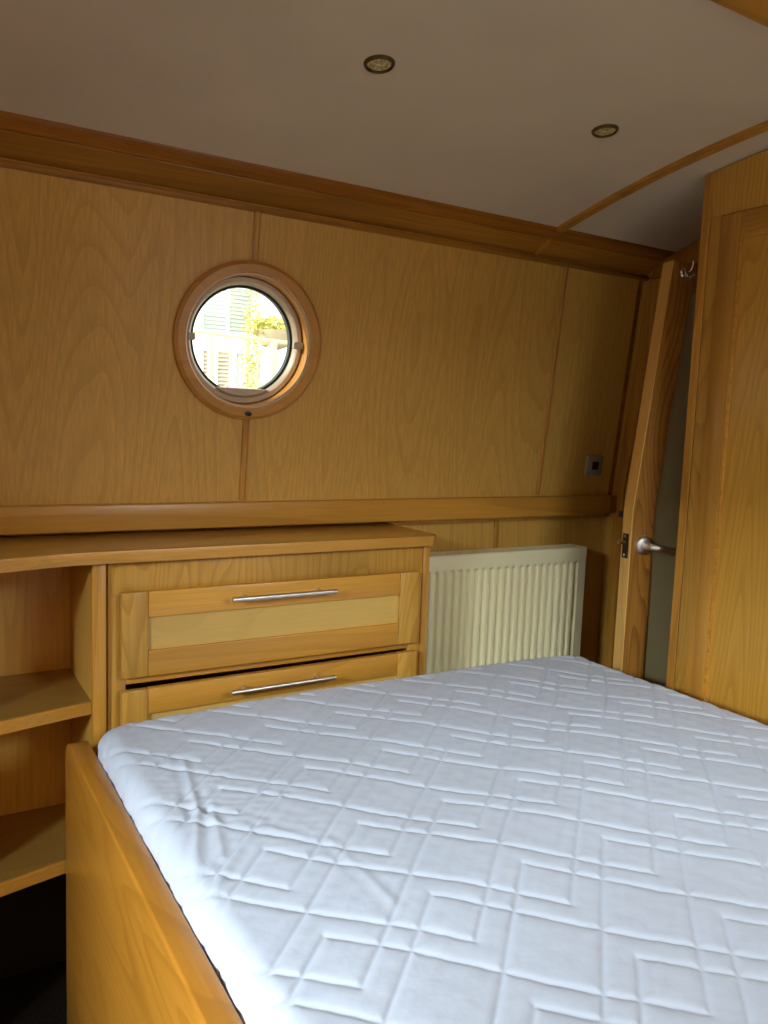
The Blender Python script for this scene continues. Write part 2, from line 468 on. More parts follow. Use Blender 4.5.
# inner frame (hopper) set back in the tunnel
pring([(.1485, -.058), (.1485, -.034), (.146, -.030), (.136, -.030), (.131, -.036), (.1285, -.045), (.1285, -.058)], 'window_frame', M['frame_grey'], label='pale bronze metal frame')
pring([(.1287, -.047), (.1225, -.047), (.1225, -.063), (.1287, -.063)], 'window_gasket', M['black'], label='black rubber gasket')
b = new_bm(); lathe(b, [(0, -.0525), (.1285, -.0525), (.1285, -.0565), (0, -.0565)], PC, nrm, 96)
glass = obj('window_pane', b, M['glass'], win)
# bottom bar: the hopper's straight chord
b = new_bm()
ch = .112
pts = []
for k in range(21):
    a = -PI / 2 + (k / 20 - .5) * 2 * math.acos(ch / .130)
    pts.append(PC + Vector((1, 0, 0)) * (.130 * math.cos(a)) + upv * (.130 * math.sin(a)) + nrm * -.052)
extrude_poly(b, pts, nrm * .020, .001, 1)
obj('window_sill', b, M['frame_grey'], win, label='straight bottom bar of the metal frame')
# two clips and the catch
for sx in (-1, 1):
    b = new_bm(); c = PC + Vector((sx * .136, 0, 0)) + nrm * -.03
    box(b, c.x - .013, c.x + .013, c.y - .007, c.y + .004, c.z - .008, c.z + .008, .002)
    obj('window_clip', b, M['plate'], win)
b = new_bm(); c = PC + upv * -.167 + nrm * .0155
lathe(b, [(0, .014), (.004, .014), (.0055, .010), (.0035, .006), (.006, .002), (.006, -.001)], c, nrm, 20)
box(b, c.x - .010, c.x + .002, c.y - .009, c.y - .005, c.z - .004, c.z + .004, .001)
obj('window_catch', b, M['latch_dark'], win, label='small dark metal catch')

# ------------------------------------------------------------------ worktop, shelf unit, drawer unit
outl = [(1.118, .028), (1.118, -.228), (1.112, -.240), (1.098, -.2495), (.90, -.250), (.55, -.252), (.32, -.254), (.27, -.256), (.225, -.264), (.135, -.290), (.05, -.316),
        (-.035, -.342), (-.035, .028)]
b = new_bm(); extrude_poly(b, [(x, y, .9615) for x, y in outl], (0, 0, .0235), .004, 2)
wt = tag(obj('worktop', b, M['top_x'], origin=(.3, 0, .9615)), 'long ash worktop with curved front edge covering the drawers and open shelves', 'worktop')
# solid lipping along the front edge
b = new_bm(); lip = outl[1:12]
def offs(pts, d):
    o_ = []
    for i, p in enumerate(pts):
        a = Vector(pts[max(i - 1, 0)]); c = Vector(pts[min(i + 1, len(pts) - 1)]); t_ = (c - a).normalized()
        n_ = Vector((-t_.y, t_.x)); o_.append((p[0] + n_.x * d, p[1] + n_.y * d))
    return o_
o1, o2 = offs(lip, .0025), offs(lip, -.011)
if o1[4][1] > o2[4][1]: o1, o2 = offs(lip, -.0025), offs(lip, .011)
extrude_poly(b, [(x, y, .9605) for x, y in o1 + o2[::-1]], (0, 0, .0252), .0022, 2)
obj('edge_lipping', b, M['org_x'], wt, label='orange solid timber front edge')
b = new_bm(); box(b, 1.113, 1.1205, -.226, .028, .9605, .9857, .0022)
obj('end_lipping', b, M['oak_y'], wt, label='pale timber strip at the right end')

# drawer unit
YC = -.228
du = tag(empty('drawer_unit', (.72, -.10, 0)), 'ash bedside drawer chest with two framed drawers showing and steel bar handles', 'drawers')
b = new_bm()
for q in (.337, 1.086):
    bb_ = new_bm(); box(bb_, q, q + .018, YC + .0215, .025, .06, .960); obj('side_panel', bb_, M['face_z'], du)
box(b, .355, 1.086, .008, .025, .06, .960)
obj('back_panel', b, M['face_z'], du)
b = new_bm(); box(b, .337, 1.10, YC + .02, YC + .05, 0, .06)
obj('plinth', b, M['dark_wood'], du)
def facebox(n, x0, x1, z0, z1, mat, d=0.0):
    bb = new_bm(); box(bb, x0, x1, YC - d, YC + .021, z0, z1, .0015); return obj(n, bb, mat, du)
facebox('top_rail', .3365, 1.084, .890, .9605, M['face_z'])
facebox('stile', .3365, .372, .06, .890, M['face_z'])
facebox('stile', 1.050, 1.0845, .06, .890, M['face_z'])
facebox('corner_post', 1.0848, 1.1035, .06, .9605, M['oak_z'], .003)
facebox('divider_rail', .372, 1.050, .7045, .7275, M['oak_x'])
facebox('divider_rail', .372, 1.050, .478, .510, M['oak_x'])
facebox('bottom_panel', .372, 1.050, .06, .478, M['face_z'])
def drawer(zb, zt, out, tilt=0.0):
    x0, x1 = .3585, 1.0635; sw = .0535
    y1 = YC - .003 - out; y0 = y1 - .018
    d = new_bm()
    box(d, x0, x0 + sw, y0, y1, zb, zt, .003); box(d, x1 - sw, x1, y0, y1, zb, zt, .003)
    # box of the drawer behind the front
    box(d, x0 + .03, x0 + .042, y1, -.02, zb + .02, zt - .04); box(d, x1 - .042, x1 - .03, y1, -.02, zb + .02, zt - .04)
    box(d, x0 + .042, x1 - .042, y1, -.02, zb + .02, zb + .026)
    def tl(m_):
        for v in m_.verts: v.co.z += (v.co.x - .71) * tilt
        return m_
    dr = obj('drawer', tl(d), M['face_z'], du)
    r = new_bm(); box(r, x0 + sw, x1 - sw, y0 + .0008, y1, zt - .0535, zt, .002); obj('drawer_rail', tl(r), M['org_x'], dr, label='orange-brown top rail')
    r = new_bm(); box(r, x0 + sw, x1 - sw, y0 + .0008, y1, zb, zb + .0535, .002); obj('drawer_rail', tl(r), M['org_x'], dr, label='orange-brown bottom rail')
    r = new_bm(); box(r, x0 + sw, x1 - sw, y0 + .008, y1 - .002, zb + .0535, zt - .0535); obj('drawer_panel', tl(r), M['pale_x'], dr, label='pale recessed panel')
    h = new_bm(); hz = zt - .024; hy = y0 - .030
    tube(h, [(.578, hy, hz), (.824, hy, hz)], .0055, 16)
    for hx in (.612, .790): tube(h, [(hx, y0 + .001, hz), (hx, hy, hz)], .0042, 12)
    obj('handle', tl(h), M['steel'], dr, sm=50, label='brushed steel bar handle')
drawer(.7225, .8985, 0)
drawer(.515, .6995, .003, .0078)
drawer(.292, .474, 0)

# open shelf unit, front following the curved worktop
su = tag(empty('shelf_unit', (.0, -.1, 0)), 'open ash shelving at the far left under the worktop, both shelves empty', 'shelves')
def shelf_out(extra=0.0):
    return [(.3045, .010), (.3045, -.236 + extra), (.27, -.243 + extra), (.215, -.256 + extra), (.135, -.276 + extra), (.05, -.298 + extra), (-.004, -.313 + extra), (-.004, .010)]
for z in (.656, .341):
    b = new_bm(); extrude_poly(b, [(x, y, z) for x, y in shelf_out(.008)], (0, 0, .0235))
    s = obj('shelf', b, M['shelf_x'], su)
    front = shelf_out(0)[1:7]; back = [(x, y + .010) for x, y in front]
    b = new_bm(); extrude_poly(b, [(x, y, z - .001) for x, y in front + back[::-1]], (0, 0, .0255), .0015, 1)
    obj('edge_lipping', b, M['org_x'], s, label='orange solid timber shelf edge')
b = new_bm(); box(b, .3050, .3220, -.224, .027, .0, .9605)
obj('side_panel', b, M['veneer'], su)
b = new_bm(); box(b, -.0225, -.0045, -.315, .027, 0, .9605)  # unseen end panel, set close in to keep light off the shelves
obj('side_panel', b, M['veneer'], su)
b = new_bm(); box(b, .3048, .3325, -.2385, -.224, .0, .9605, .003)
obj('stile', b, M['org_z'], su, label='orange upright lipping next to the drawers')
b = new_bm(); box(b, -.0045, .305, .0105, .027, .06, .9605)
obj('back_panel', b, M['veneer'], su)
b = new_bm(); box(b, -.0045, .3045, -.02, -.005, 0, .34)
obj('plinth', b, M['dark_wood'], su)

# ------------------------------------------------------------------ radiator
ra = tag(empty('radiator', (1.45, -.07, 0)), 'cream ribbed panel radiator on the wall between the drawers and the door', 'radiator')
RX0, RX1, RZ0, RZ1, RYF, RYB = 1.135, 1.766, .305, .905, -.102, -.030
pitch = .0268
xs, hs = [], []
nx = 0
x = RX0
# fluted front sheet as a height field
nX, nZ = 470, 90
X_ = np.linspace(RX0, RX1, nX); Z_ = np.linspace(RZ0, RZ1, nZ)
Z_ = np.concatenate([np.linspace(RZ0, RZ0 + .06, 24), np.linspace(RZ0 + .065, RZ1 - .085, 40), np.linspace(RZ1 - .08, RZ1, 40)]); nZ = len(Z_)
ph = ((X_ - RX0 - .014) / pitch)
inside = (ph > 0) & (ph < math.floor((RX1 - RX0 - .028) / pitch))
f = ph - np.floor(ph)
d = np.abs(f - .5) * 2            # 0 in valley centre .. 1 ridge
val = 1 - np.clip((d - .25) / .40, 0, 1); val = val * val * (3 - 2 * val)
val = np.where(inside, val, 0)
XX, ZZ = np.meshgrid(X_, Z_)
V2 = np.tile(val, (nZ, 1)); DD = np.tile(d, (nZ, 1))
topz = RZ1 - .040 - .006 * DD ** 2
def ss(t): t = np.clip(t, 0, 1); return t * t * (3 - 2 * t)
fade = ss((topz - ZZ) / .012) * ss((ZZ - (RZ0 + .036)) / .012)
depth = .013 * V2 * fade
edge = np.minimum(np.minimum(XX - RX0, RX1 - XX), np.minimum(ZZ - RZ0, RZ1 - ZZ))
rnd = .004 * (1 - np.sqrt(np.clip(1 - (1 - np.clip(edge / .004, 0, 1)) ** 2, 0, 1)))
YY = RYF + depth + rnd
Vv = np.stack([XX, YY, ZZ], -1).reshape(-1, 3)
idx = np.arange(nX * nZ).reshape(nZ, nX)
F = np.stack([idx[:-1, :-1], idx[:-1, 1:], idx[1:, 1:], idx[1:, :-1]], -1).reshape(-1, 4)
obj('front_panel', (Vv, F.tolist()), M['rad'], ra, sm=60)
b = new_bm(); box(b, RX0 + .002, RX1 - .002, RYB - .010, RYB, RZ0, RZ1 - .006, .001)
obj('back_panel', b, M['rad'], ra)
for sx in (RX0, RX1 - .0022):
    b = new_bm(); box(b, sx, sx + .0022, RYF + .0035, RYB, RZ0, RZ1 - .0005, .0005)
    obj('side_cover', b, M['rad'], ra)
# top grille with slots
b = new_bm()
gx = RX0 + .0025
box(b, gx, RX1 - .0025, RYF + .0035, RYF + .018, RZ1 - .005, RZ1 - .001)
box(b, gx, RX1 - .0025, RYB - .014, RYB, RZ1 - .005, RZ1 - .001)
box(b, gx, RX1 - .0025, (RYF + RYB) / 2 - .003, (RYF + RYB) / 2 + .003, RZ1 - .005, RZ1 - .0012)
k = gx
while k < RX1 - .01:
    box(b, k, k + .009, RYF + .018, RYB - .014, RZ1 - .005, RZ1 - .0014); k += .0145
obj('top_grille', b, M['rad'], ra)
b = new_bm()
b.free()
for bx_ in (1.25, 1.65):
    b = new_bm(); box(b, bx_, bx_ + .03, RYB, .0295, .40, .80); obj('wall_bracket', b, M['white'], ra)
for px_ in (1.735, 1.165):
    b = new_bm(); tube(b, [(px_, -.07, .306), (px_, -.07, .0)], .0075, 14); obj('pipe', b, M['steel'], ra)

# ------------------------------------------------------------------ door, standing ajar
LX, LY, HX, HY = 1.615, -.405, 2.03, -.505
dh = Vector((HX - LX, HY - LY, 0)).normalized(); DW = (Vector((HX, HY, 0)) - Vector((LX, LY, 0))).length
dn = Vector((dh.y, -dh.x, 0))                 # towards the viewer
if dn.dot(Vector((0, -1.85, 0)) - Vector((LX, LY, 0))) < 0: dn = -dn
TH = .040
dr = struct(empty('door_1', (LX, LY, 0)), 'narrow oak door with grey panel, ajar, shaped to the leaning hull')
DZ0, DZB, DZT = .02, 1.050, 1.690
def dp(s, z, off=0.0): return Vector((LX, LY, 0)) + dh * s + Vector((0, 0, z)) + dn * off
def edge_s(z): return 0.0 if z < DZB else (z - DZB) * .1045
def door_piece(name, poly, mat, f0, f1, bev=.0015, label=None, parent=dr):
    bb = new_bm(); extrude_poly(bb, [dp(s, z, f0) for s, z in poly], dn * (f1 - f0), bev, 1)
    return obj(name, bb, mat, parent, label=label)
SW = .066
st_top = edge_s(DZT)
RB = 1.618
door_piece('door_stile', [(0, DZ0), (SW, DZ0), (SW, DZB), (SW + edge_s(DZT), DZT), (st_top, DZT), (0, DZB)], M['dark_z'], -TH, 0)
door_piece('door_stile', [(DW - SW, DZ0), (DW, DZ0), (DW, DZT), (DW - SW, DZT)], M['dark_z'], -TH, 0)
door_piece('door_rail', [(SW + edge_s(RB) + .0005, RB), (DW - SW, RB), (DW - SW, DZT), (SW + st_top + .0005, DZT)], M['dark_z'], -TH, -.001, label='top rail')
door_piece('door_rail', [(SW, DZ0), (DW - SW, DZ0), (DW - SW, .20), (SW, .20)], M['dark_z'], -TH, -.001, label='bottom rail')
door_piece('door_panel', [(SW - .004, .198), (DW - SW + .004, .198), (DW - SW + .004, RB + .004), (SW + edge_s(RB) - .004, RB + .004), (SW - .004, DZB)], M['door_grey'], -.024, -.010, 0, label='smooth grey-green panel')
# pale lipping on the latch edge
b = new_bm()
poly = [dp(-.0015, DZ0, -TH + .0005), dp(0.0, DZ0, -TH + .0005)]
def strip(z0, z1):
    s0, s1 = edge_s(z0), edge_s(z1)
    extrude_poly(b, [dp(s0 - .0025, z0, -TH), dp(s0 + .0002, z0, -TH), dp(s1 + .0002, z1, -TH), dp(s1 - .0025, z1, -TH)], dn * TH, 0)
strip(DZ0, DZB); strip(DZB, DZT)
obj('door_edge', b, M['edge_z'], dr, sm=0, label='pale lipping on the latch edge')
# lever handle
HZ = .962
b = new_bm(); c = dp(.037, HZ)
lathe(b, [(0, .012), (.016, .012), (.0235, .009), (.0255, .004), (.0255, 0)], c, dn, 32)
tube(b, [c + dn * .008, c + dn * .040], .009, 16)
p0 = c + dn * .040
tube(b, [c + dn * .034, p0 + dh * .006 + dn * .004, p0 + dh * .022 + dn * .005 - Vector((0, 0, .003)), p0 + dh * .045 + dn * .003 - Vector((0, 0, .008)), p0 + dh * .075 - Vector((0, 0, .010)), p0 + dh * .115 - Vector((0, 0, .009))],
     [.009, .0100, .0095, .0075, .0065, .0060], 16)
obj('door_handle', b, M['steel'], dr, sm=60, label='brushed steel lever handle on a round rose')
# latch plate and bolt
b = new_bm()
def ebox(bm, s0, s1, f0, f1, z0, z1, bev=.001):
    extrude_poly(bm, [dp(s0, z0, f0), dp(s1, z0, f0), dp(s1, z0, f1), dp(s0, z0, f1)], (0, 0, z1 - z0), bev, 1)
ebox(b, -.0042, -.0024, -TH + .007, -.007, .925, .990)
obj('latch_plate', b, M['latch_dark'], dr, label='dark metal latch plate')
b = new_bm(); ebox(b, -.026, -.003, -TH + .013, -.014, .963, .975, .003)
lathe(b, [(0, .002), (.004, .0015), (.004, 0)], dp(-.0042, .934, -TH / 2), -dh, 12)
lathe(b, [(0, .002), (.004, .0015), (.004, 0)], dp(-.0042, .984, -TH / 2), -dh, 12)
obj('latch_bolt', b, M['chrome'], dr)
# thumb turn on the far face just showing past the edge
b = new_bm(); c = dp(.03, HZ + .075, -TH)
lathe(b, [(0, .010), (.010, .010), (.012, .0)], c, -dn, 20); ebox(b, -.004, .034, -TH - .022, -TH - .010, HZ + .066, HZ + .084, .002)
obj('thumb_turn', b, M['latch_dark'], dr, label='small thumb turn on the far side')
# coat hook on the top rail
b = new_bm(); c = dp(.100, 1.662)
lathe(b, [(0, .007), (.008, .007), (.013, .004), (.014, 0)], c, dn, 24)
tube(b, [c + dn * .004, c + dn * .018, c + dn * .028 + Vector((0, 0, .004)), c + dn * .034 + Vector((0, 0, .016)), c + dn * .032 + Vector((0, 0, .022))], [.004, .0038, .0035, .0035, .0045], 10)
tube(b, [c + dn * .006 - Vector((0, 0, .004)), c + dn * .016 - Vector((0, 0, .012)), c + dn * .022 - Vector((0, 0, .020)), c + dn * .030 - Vector((0, 0, .012))], .0032, 10)
obj('coat_hook', b, M['chrome'], dr, sm=60, label='small chrome coat hook')
c2 = dp(.132, 1.662); b = new_bm()
lathe(b, [(0, .004), (.004, .004), (.006, 0)], c2, dn, 16)
obj('door_stud', b, M['chrome'], dr)

# ------------------------------------------------------------------ wardrobe
WX, WY0, WY1 = 1.632, -.534, -1.99
wd = tag(empty('wardrobe', (WX, -1.2, 0)), 'tall fitted wardrobe with framed ash doors at the right of the bed', 'wardrobe')
def wb(name, y0, y1, z0, z1, mat, x0, x1, bev=.0015, parent=wd, label=None):
    bb = new_bm(); box(bb, x0, x1, y1, y0, z0, z1, bev); return obj(name, bb, mat, parent, label=label)
# carcass: side facing the door with the cambered top, back against bulkhead
b = new_bm()
plate_x(b, [(WY0, 0), (WY0, ceil_z(WY0) - .003), (WY0 - .018, ceil_z(WY0 - .018) - .003), (WY0 - .018, 0)], WX + .018, XB - .002)
obj('side_panel', b, M['oak_z'], wd)
b = new_bm()
plate_x(b, [(WY1, 0), (WY1, ceil_z(WY1) - .003), (WY1 + .018, ceil_z(WY1 + .018) - .003), (WY1 + .018, 0)], WX + .018, XB - .002)
obj('side_panel', b, M['oak_z'], wd)
# fascia above the doors follows the ceiling
def arc_fascia(y0, y1, z0, x0, x1):
    bb = new_bm(); n = 20
    top = [(y0 + (y1 - y0) * i / n, ceil_z(y0 + (y1 - y0) * i / n) - .003) for i in range(n + 1)]
    plate_x(bb, [(y0, z0)] + top + [(y1, z0)], x0, x1); return bb
obj('fascia', arc_fascia(WY0 - .0235, WY1, 1.759, WX + .0005, WX + .019), M['face_z'], wd)
b = new_bm(); plate_x(b, [(WY0, 0), (WY0, ceil_z(WY0) - .003), (WY0 - .0225, ceil_z(WY0 - .0225) - .003), (WY0 - .0225, 0)], WX - .001, WX + .018, .0015)
obj('corner_lipping', b, M['oak_z'], wd, label='pale corner lipping')
wb('stile', WY0 - .0245, -.5875, 0.0, 1.759, M['face_z'], WX + .001, WX + .018)
wb('stile', -1.9, WY1, 0.0, 1.759, M['face_z'], WX + .001, WX + .018)
wb('plinth', -.5875, -1.9, 0, .08, M['dark_wood'], WX + .006, WX + .018)
def ward_door(y0, y1, hinge_side):
    z0, z1 = .085, 1.756; sw = .054
    bb = new_bm()
    box(bb, WX - .007, WX + .012, y0 - sw, y0, z0, z1, .0025); box(bb, WX - .007, WX + .012, y1, y1 + sw, z0, z1, .0025)
    d_ = obj('door', bb, M['org_z'], wd)
    for q0, q1, l_ in ((z1 - .046, z1, 'top rail'), (z0, z0 + .06, 'bottom rail')):
        bb = new_bm(); box(bb, WX - .0065, WX + .012, y1 + sw, y0 - sw, q0, q1, .002); obj('door_rail', bb, M['oak_y'], d_, label=l_)
    bb = new_bm()
    a0, a1, q0, q1 = y0 - sw, y1 + sw, z0 + .06, z1 - .046
    box(bb, WX - .0045, WX + .006, a1, a0, q1 - .006, q1); box(bb, WX - .002, WX + .006, a1, a0, q1 - .013, q1 - .006)
    box(bb, WX - .0045, WX + .006, a0 - .004, a0, q0, q1 - .006); box(bb, WX - .0045, WX + .006, a1, a1 + .004, q0, q1 - .006)
    obj('door_bead', bb, M['oak_y'], d_, label='stepped bead around the panel')
    bb = new_bm(); box(bb, WX + .003, WX + .010, a1, a0, q0, q1); obj('door_panel', bb, M['veneer_ward'], d_, label='flat veneer panel with arched grain')
ward_door(-.592, -1.238, 0)
ward_door(-1.245, -1.891, 1)

# ------------------------------------------------------------------ bed
bd = tag(empty('bed_frame', (.9, -1.15, 0)), 'ash bed frame with solid rounded footboard at the left side of the mattress', 'bed')
BY0, BY1 = -.257, -1.98
def side_board(x0, x1, ztop, r, y0, y1, mat, name, lab=None, z0=0.0):
    """upright board lying along y with a rounded far top corner and rounded edges"""
    bb = new_bm(); cr = .048
    pts = [(x0, y1, z0)]
    pts.append((x0, y1, ztop))
    for k in range(9):
        a = PI / 2 - k / 8 * PI / 2
        pts.append((x0, y0 - cr + cr * math.cos(a), ztop - cr + cr * math.sin(a)))
    pts.append((x0, y0, z0))
    extrude_poly(bb, pts, (x1 - x0, 0, 0), r, 4)
    return obj(name, bb, mat, bd, sm=40, label=lab)
side_board(.2500, .2880, .627, .013, BY0, BY1, M['board_y'], 'footboard', 'solid golden board with rounded top edge')
side_board(1.5225, 1.550, .645, .008, -.36, BY1, M['oak_y'], 'side_rail')
b = new_bm(); box(b, .2885, 1.5215, -1.97, -.345, .12, .400, .003); obj('bed_base', b, M['face_z'], bd)
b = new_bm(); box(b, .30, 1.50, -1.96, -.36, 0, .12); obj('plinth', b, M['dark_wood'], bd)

# mattress in its quilted protector
MX0, MX1, MY0, MY1, MZ0, MZ1 = .2884, 1.520, -1.972, -.322, .402, .670
A_, G_ = .1050, .0372
e1 = np.array([.7071, -.7071]); e2 = np.array([-.7071, -.7071])
def wave(x, y, s):
    return (np.sin(9.1 * x + 5.3 * y + s) + np.sin(15.7 * y - 7.9 * x + 2.1 * s) + np.sin(4.3 * x - 11.2 * y + 3.7 * s)) / 3
def seg_dist(px, py, a, c):
    d_ = (c[0] - a[0], c[1] - a[1]); L2 = d_[0] ** 2 + d_[1] ** 2
    t_ = np.clip(((px - a[0]) * d_[0] + (py - a[1]) * d_[1]) / L2, 0, 1)
    return (px - a[0] - t_ * d_[0]) ** 2 + (py - a[1] - t_ * d_[1]) ** 2
def quilt(x, y):
    """distance to the nearest line of stitching"""
    x = x + .0035 * wave(x, y, 1.0) ; y = y + .0035 * wave(x, y, 4.0)
    ox, oy = x - .6220 - .05 * (y + .9640), y + .9640
    s = ox * e1[0] + oy * e1[1]; t_ = ox * e2[0] + oy * e2[1]
    # lattice: u=(A,-A), v=(A+G,A+G)
    det = A_ * (A_ + G_) + A_ * (A_ + G_)
    cu = (s * (A_ + G_) - t_ * (A_ + G_)) / det; cv = (A_ * t_ + A_ * s) / det
    iu, iv = np.floor(cu), np.floor(cv)
    s0 = s - (iu * A_ + iv * (A_ + G_)); t0 = t_ - (-iu * A_ + iv * (A_ + G_))
    best = np.full(x.shape, 1.0)
    for du_ in (-2, -1, 0, 1, 2):
        for dv_ in (-1, 0, 1):
            bs = du_ * A_ + dv_ * (A_ + G_); bt = -du_ * A_ + dv_ * (A_ + G_)
            for qs, qt in ((0, 0), (A_, 0), (A_ + G_, G_)):
                c0, c1 = bs + qs, bt + qt
                cr = [(c0, c1), (c0 + A_, c1), (c0 + A_, c1 + A_), (c0, c1 + A_)]
                for i in range(4):
                    best = np.minimum(best, seg_dist(s0, t0, cr[i], cr[(i + 1) % 4]))
    return np.sqrt(best)
CREASE = [(0.413, -0.489, 0.39, -0.619, 1), (0.39, -0.619, 0.381, -0.676, 1.2), (0.381, -0.676, 0.325, -0.837, 1.2), (0.404, -0.672, 0.37, -0.823, .8), (0.298, -0.805, 0.377, -0.689, .8),
          (0.407, -0.624, 0.462, -0.571, .6), (0.495, -0.671, 0.453, -0.712, .6), (0.517, -0.695, 0.453, -0.757, .8), (0.453, -0.757, 0.351, -0.861, .9), (0.392, -0.822, 0.322, -0.907, .7),
          (0.52, -0.85, 0.522, -1.046, .5), (0.486, -0.83, 0.454, -0.779, .5), (0.381, -0.676, 0.398, -0.751, .8), (0.357, -0.389, 0.405, -0.515, .3)]
def top_height(x, y):
    dq = quilt(x, y)
    puff = 1 - np.exp(-(dq / .0055) ** 1.4)
    h = .0021 * (puff - 1)
    h += .00022 * wave(x * 26 + y * 9, y * 23 - x * 5, 3.3) * np.exp(-(dq / .03) ** 2)
    h += -.0009 * np.exp(-(dq / .0022) ** 2)
    # soft sag and slack of the cloth
    h += .0022 * wave(x * 1.3, y * 1.3, 2.0) + .0010 * wave(x * 4.1, y * 4.3, .3) * .8
    h += .00035 * wave(x * 17, y * 9, 1.3) + .00035 * wave(x * 7 + y * 9, y * 17 - x * 6, 5.1)
    slack = np.exp(-(((x - .42) / .13) ** 2 + ((y + .74) / .20) ** 2))
    h += .0002 * slack * np.sin((x * .55 + y * .9) * 260 + 4 * wave(x * 3, y * 3, 1))
    for x0, y0, x1, y1, k_ in CREASE:
        x0, x1, y0, y1 = x0 * .945, x1 * .945, -1.85 + (y0 + 1.85) * .945, -1.85 + (y1 + 1.85) * .945
        dd = np.sqrt(seg_dist(x, y, (x0, y0), (x1, y1)))
        h += k_ * (.0015 * np.exp(-(dd / .0055) ** 2) - .0008 * np.exp(-((dd - .014) / .007) ** 2))
    return h
xs = np.concatenate([np.linspace(MX0, MX1, 390)])
ys = np.concatenate([np.arange(MY0, -1.40, .012), np.arange(-1.40, MY1, 0.0023), [MY1]])
R = .034
def prof_map(a, lo, hi, r):
    """parameter a in [lo-w, hi+w]: returns position and drop for a rounded edge, w = arc length + side"""
    side = MZ1 - r - MZ0
    al = r * PI / 2
    pos = np.empty_like(a); drop = np.zeros_like(a)
    inner_lo, inner_hi = lo + r, hi - r
    m_ = (a >= inner_lo) & (a <= inner_hi); pos[m_] = a[m_]
    def arc(d_):
        th = np.clip(d_ / r, 0, PI / 2); extra = np.clip(d_ - al, 0, None)
        return r * np.sin(th), r * (1 - np.cos(th)) + extra
    m_ = a < inner_lo; o_, dz = arc(inner_lo - a[m_]); pos[m_] = inner_lo - o_; drop[m_] = dz
    m_ = a > inner_hi; o_, dz = arc(a[m_] - inner_hi); pos[m_] = inner_hi + o_; drop[m_] = dz
    return pos, drop
W_ = R * PI / 2 - R + (MZ1 - R - MZ0)
ax_ = np.concatenate([np.linspace(MX0 - W_, MX0 + R, 46)[:-1], np.arange(MX0 + R, MX1 - R, 0.0023), np.linspace(MX1 - R, MX1 + W_, 46)])
ay_ = np.concatenate([np.linspace(MY0 - W_, MY0 + R, 20)[:-1], np.arange(MY0 + R, -1.42, .014), np.arange(-1.42, MY1 - R, 0.0023), np.linspace(MY1 - R, MY1 + W_, 46)])
pxs, dxs = prof_map(ax_, MX0, MX1, R); pys, dys = prof_map(ay_, MY0, MY1, R)
PXg, PYg = np.meshgrid(pxs, pys); DXg, DYg = np.meshgrid(dxs, dys)
AXg, AYg = np.meshgrid(ax_, ay_)
drop = np.sqrt(DXg ** 2 + DYg ** 2); lim = MZ1 - MZ0
drop = np.where((DXg > 0) & (DYg > 0), np.maximum(np.maximum(DXg, DYg), np.minimum(drop, lim)), drop)
drop = np.minimum(drop, lim)
# soften the plan corners
cx = np.clip(np.maximum(MX0 + .06 - PXg, PXg - (MX1 - .06)), 0, None); cy = np.clip(np.maximum(MY0 + .06 - PYg, PYg - (MY1 - .06)), 0, None)
rad = np.sqrt(cx ** 2 + cy ** 2); over = np.where((cx > 0) & (cy > 0), np.maximum(np.maximum(cx, cy), 1e-6) / np.maximum(rad, 1e-6), 1.0)
sxn = np.where(PXg < (MX0 + MX1) / 2, 1, -1); syn = np.where(PYg < (MY0 + MY1) / 2, 1, -1)
PXg = PXg + sxn * cx * (1 - over); PYg = PYg + syn * cy * (1 - over)
drop = np.minimum(drop + .06 * (rad > .06) * np.clip(rad - .06, 0, .05), lim)
Hh = top_height(AXg, AYg)
# crown of the mattress plus the slightly lower left hand edge
fall = .002 * np.exp(-((PXg - MX0) / .16) ** 2) + .001 * np.exp(-((MY1 - PYg) / .10) ** 2)
nz = np.clip(1 - drop / R, 0, 1)
crown = .011 * (1 - ((PXg - .90) / .62) ** 2)
Zg = MZ1 + crown * np.clip(nz, 0, 1) - drop + Hh * np.clip(nz + .3, 0, 1) - fall * nz
# quilting on the rolled edge pushes outwards
out_ = Hh * (1 - nz)
PXg = PXg - np.where(DXg > 0, sxn * out_, 0); PYg = PYg - np.where(DYg > 0, syn * out_, 0)
Vm = np.stack([PXg, PYg, Zg], -1).reshape(-1, 3)
ny_, nx_ = PXg.shape; idx = np.arange(nx_ * ny_).reshape(ny_, nx_)
F = np.stack([idx[:-1, :-1], idx[:-1, 1:], idx[1:, 1:], idx[1:, :-1]], -1).reshape(-1, 4)
mt = tag(obj('mattress', (Vm, F.tolist()), M['fabric'], origin=(.92, -1.13, MZ0), sm=0), 'double mattress in a white quilted protector stitched with overlapping squares, on the bed', 'mattress')
mt.o.data.polygons.foreach_set('use_smooth', [True] * len(mt.o.data.polygons))

# ------------------------------------------------------------------ small fittings
# data socket on the wall
so = tag(empty('wall_socket', (1.860, wy(1.147), 1.147)), 'small square satin metal wall socket with black centre, above the gunwale rail', 'socket')
SCN = Vector((1.860, wy(1.147), 1.147))
def wquad(bm, hx, hz, o0, o1, bev, cx_=0, cz_=0):
    c = SCN + Vector((cx_, 0, 0)) + upv * cz_
    extrude_poly(bm, [c + Vector((sx * hx, 0, 0)) + upv * (sz * hz) + nrm * o0 for sx, sz in ((-1, -1), (1, -1), (1, 1), (-1, 1))], nrm * (o1 - o0), bev, 2)
b = new_bm(); wquad(b, .034, .031, -.001, .009, .003); obj('socket_plate', b, M['plate'], so)
b = new_bm(); wquad(b, .0125, .0125, .009, .0125, .001); obj('socket_insert', b, M['black'], so, label='black square insert')
b = new_bm(); wquad(b, .0065, .0055, .0125, .0135, .0005); obj('socket_port', b, M['latch_dark'], so)

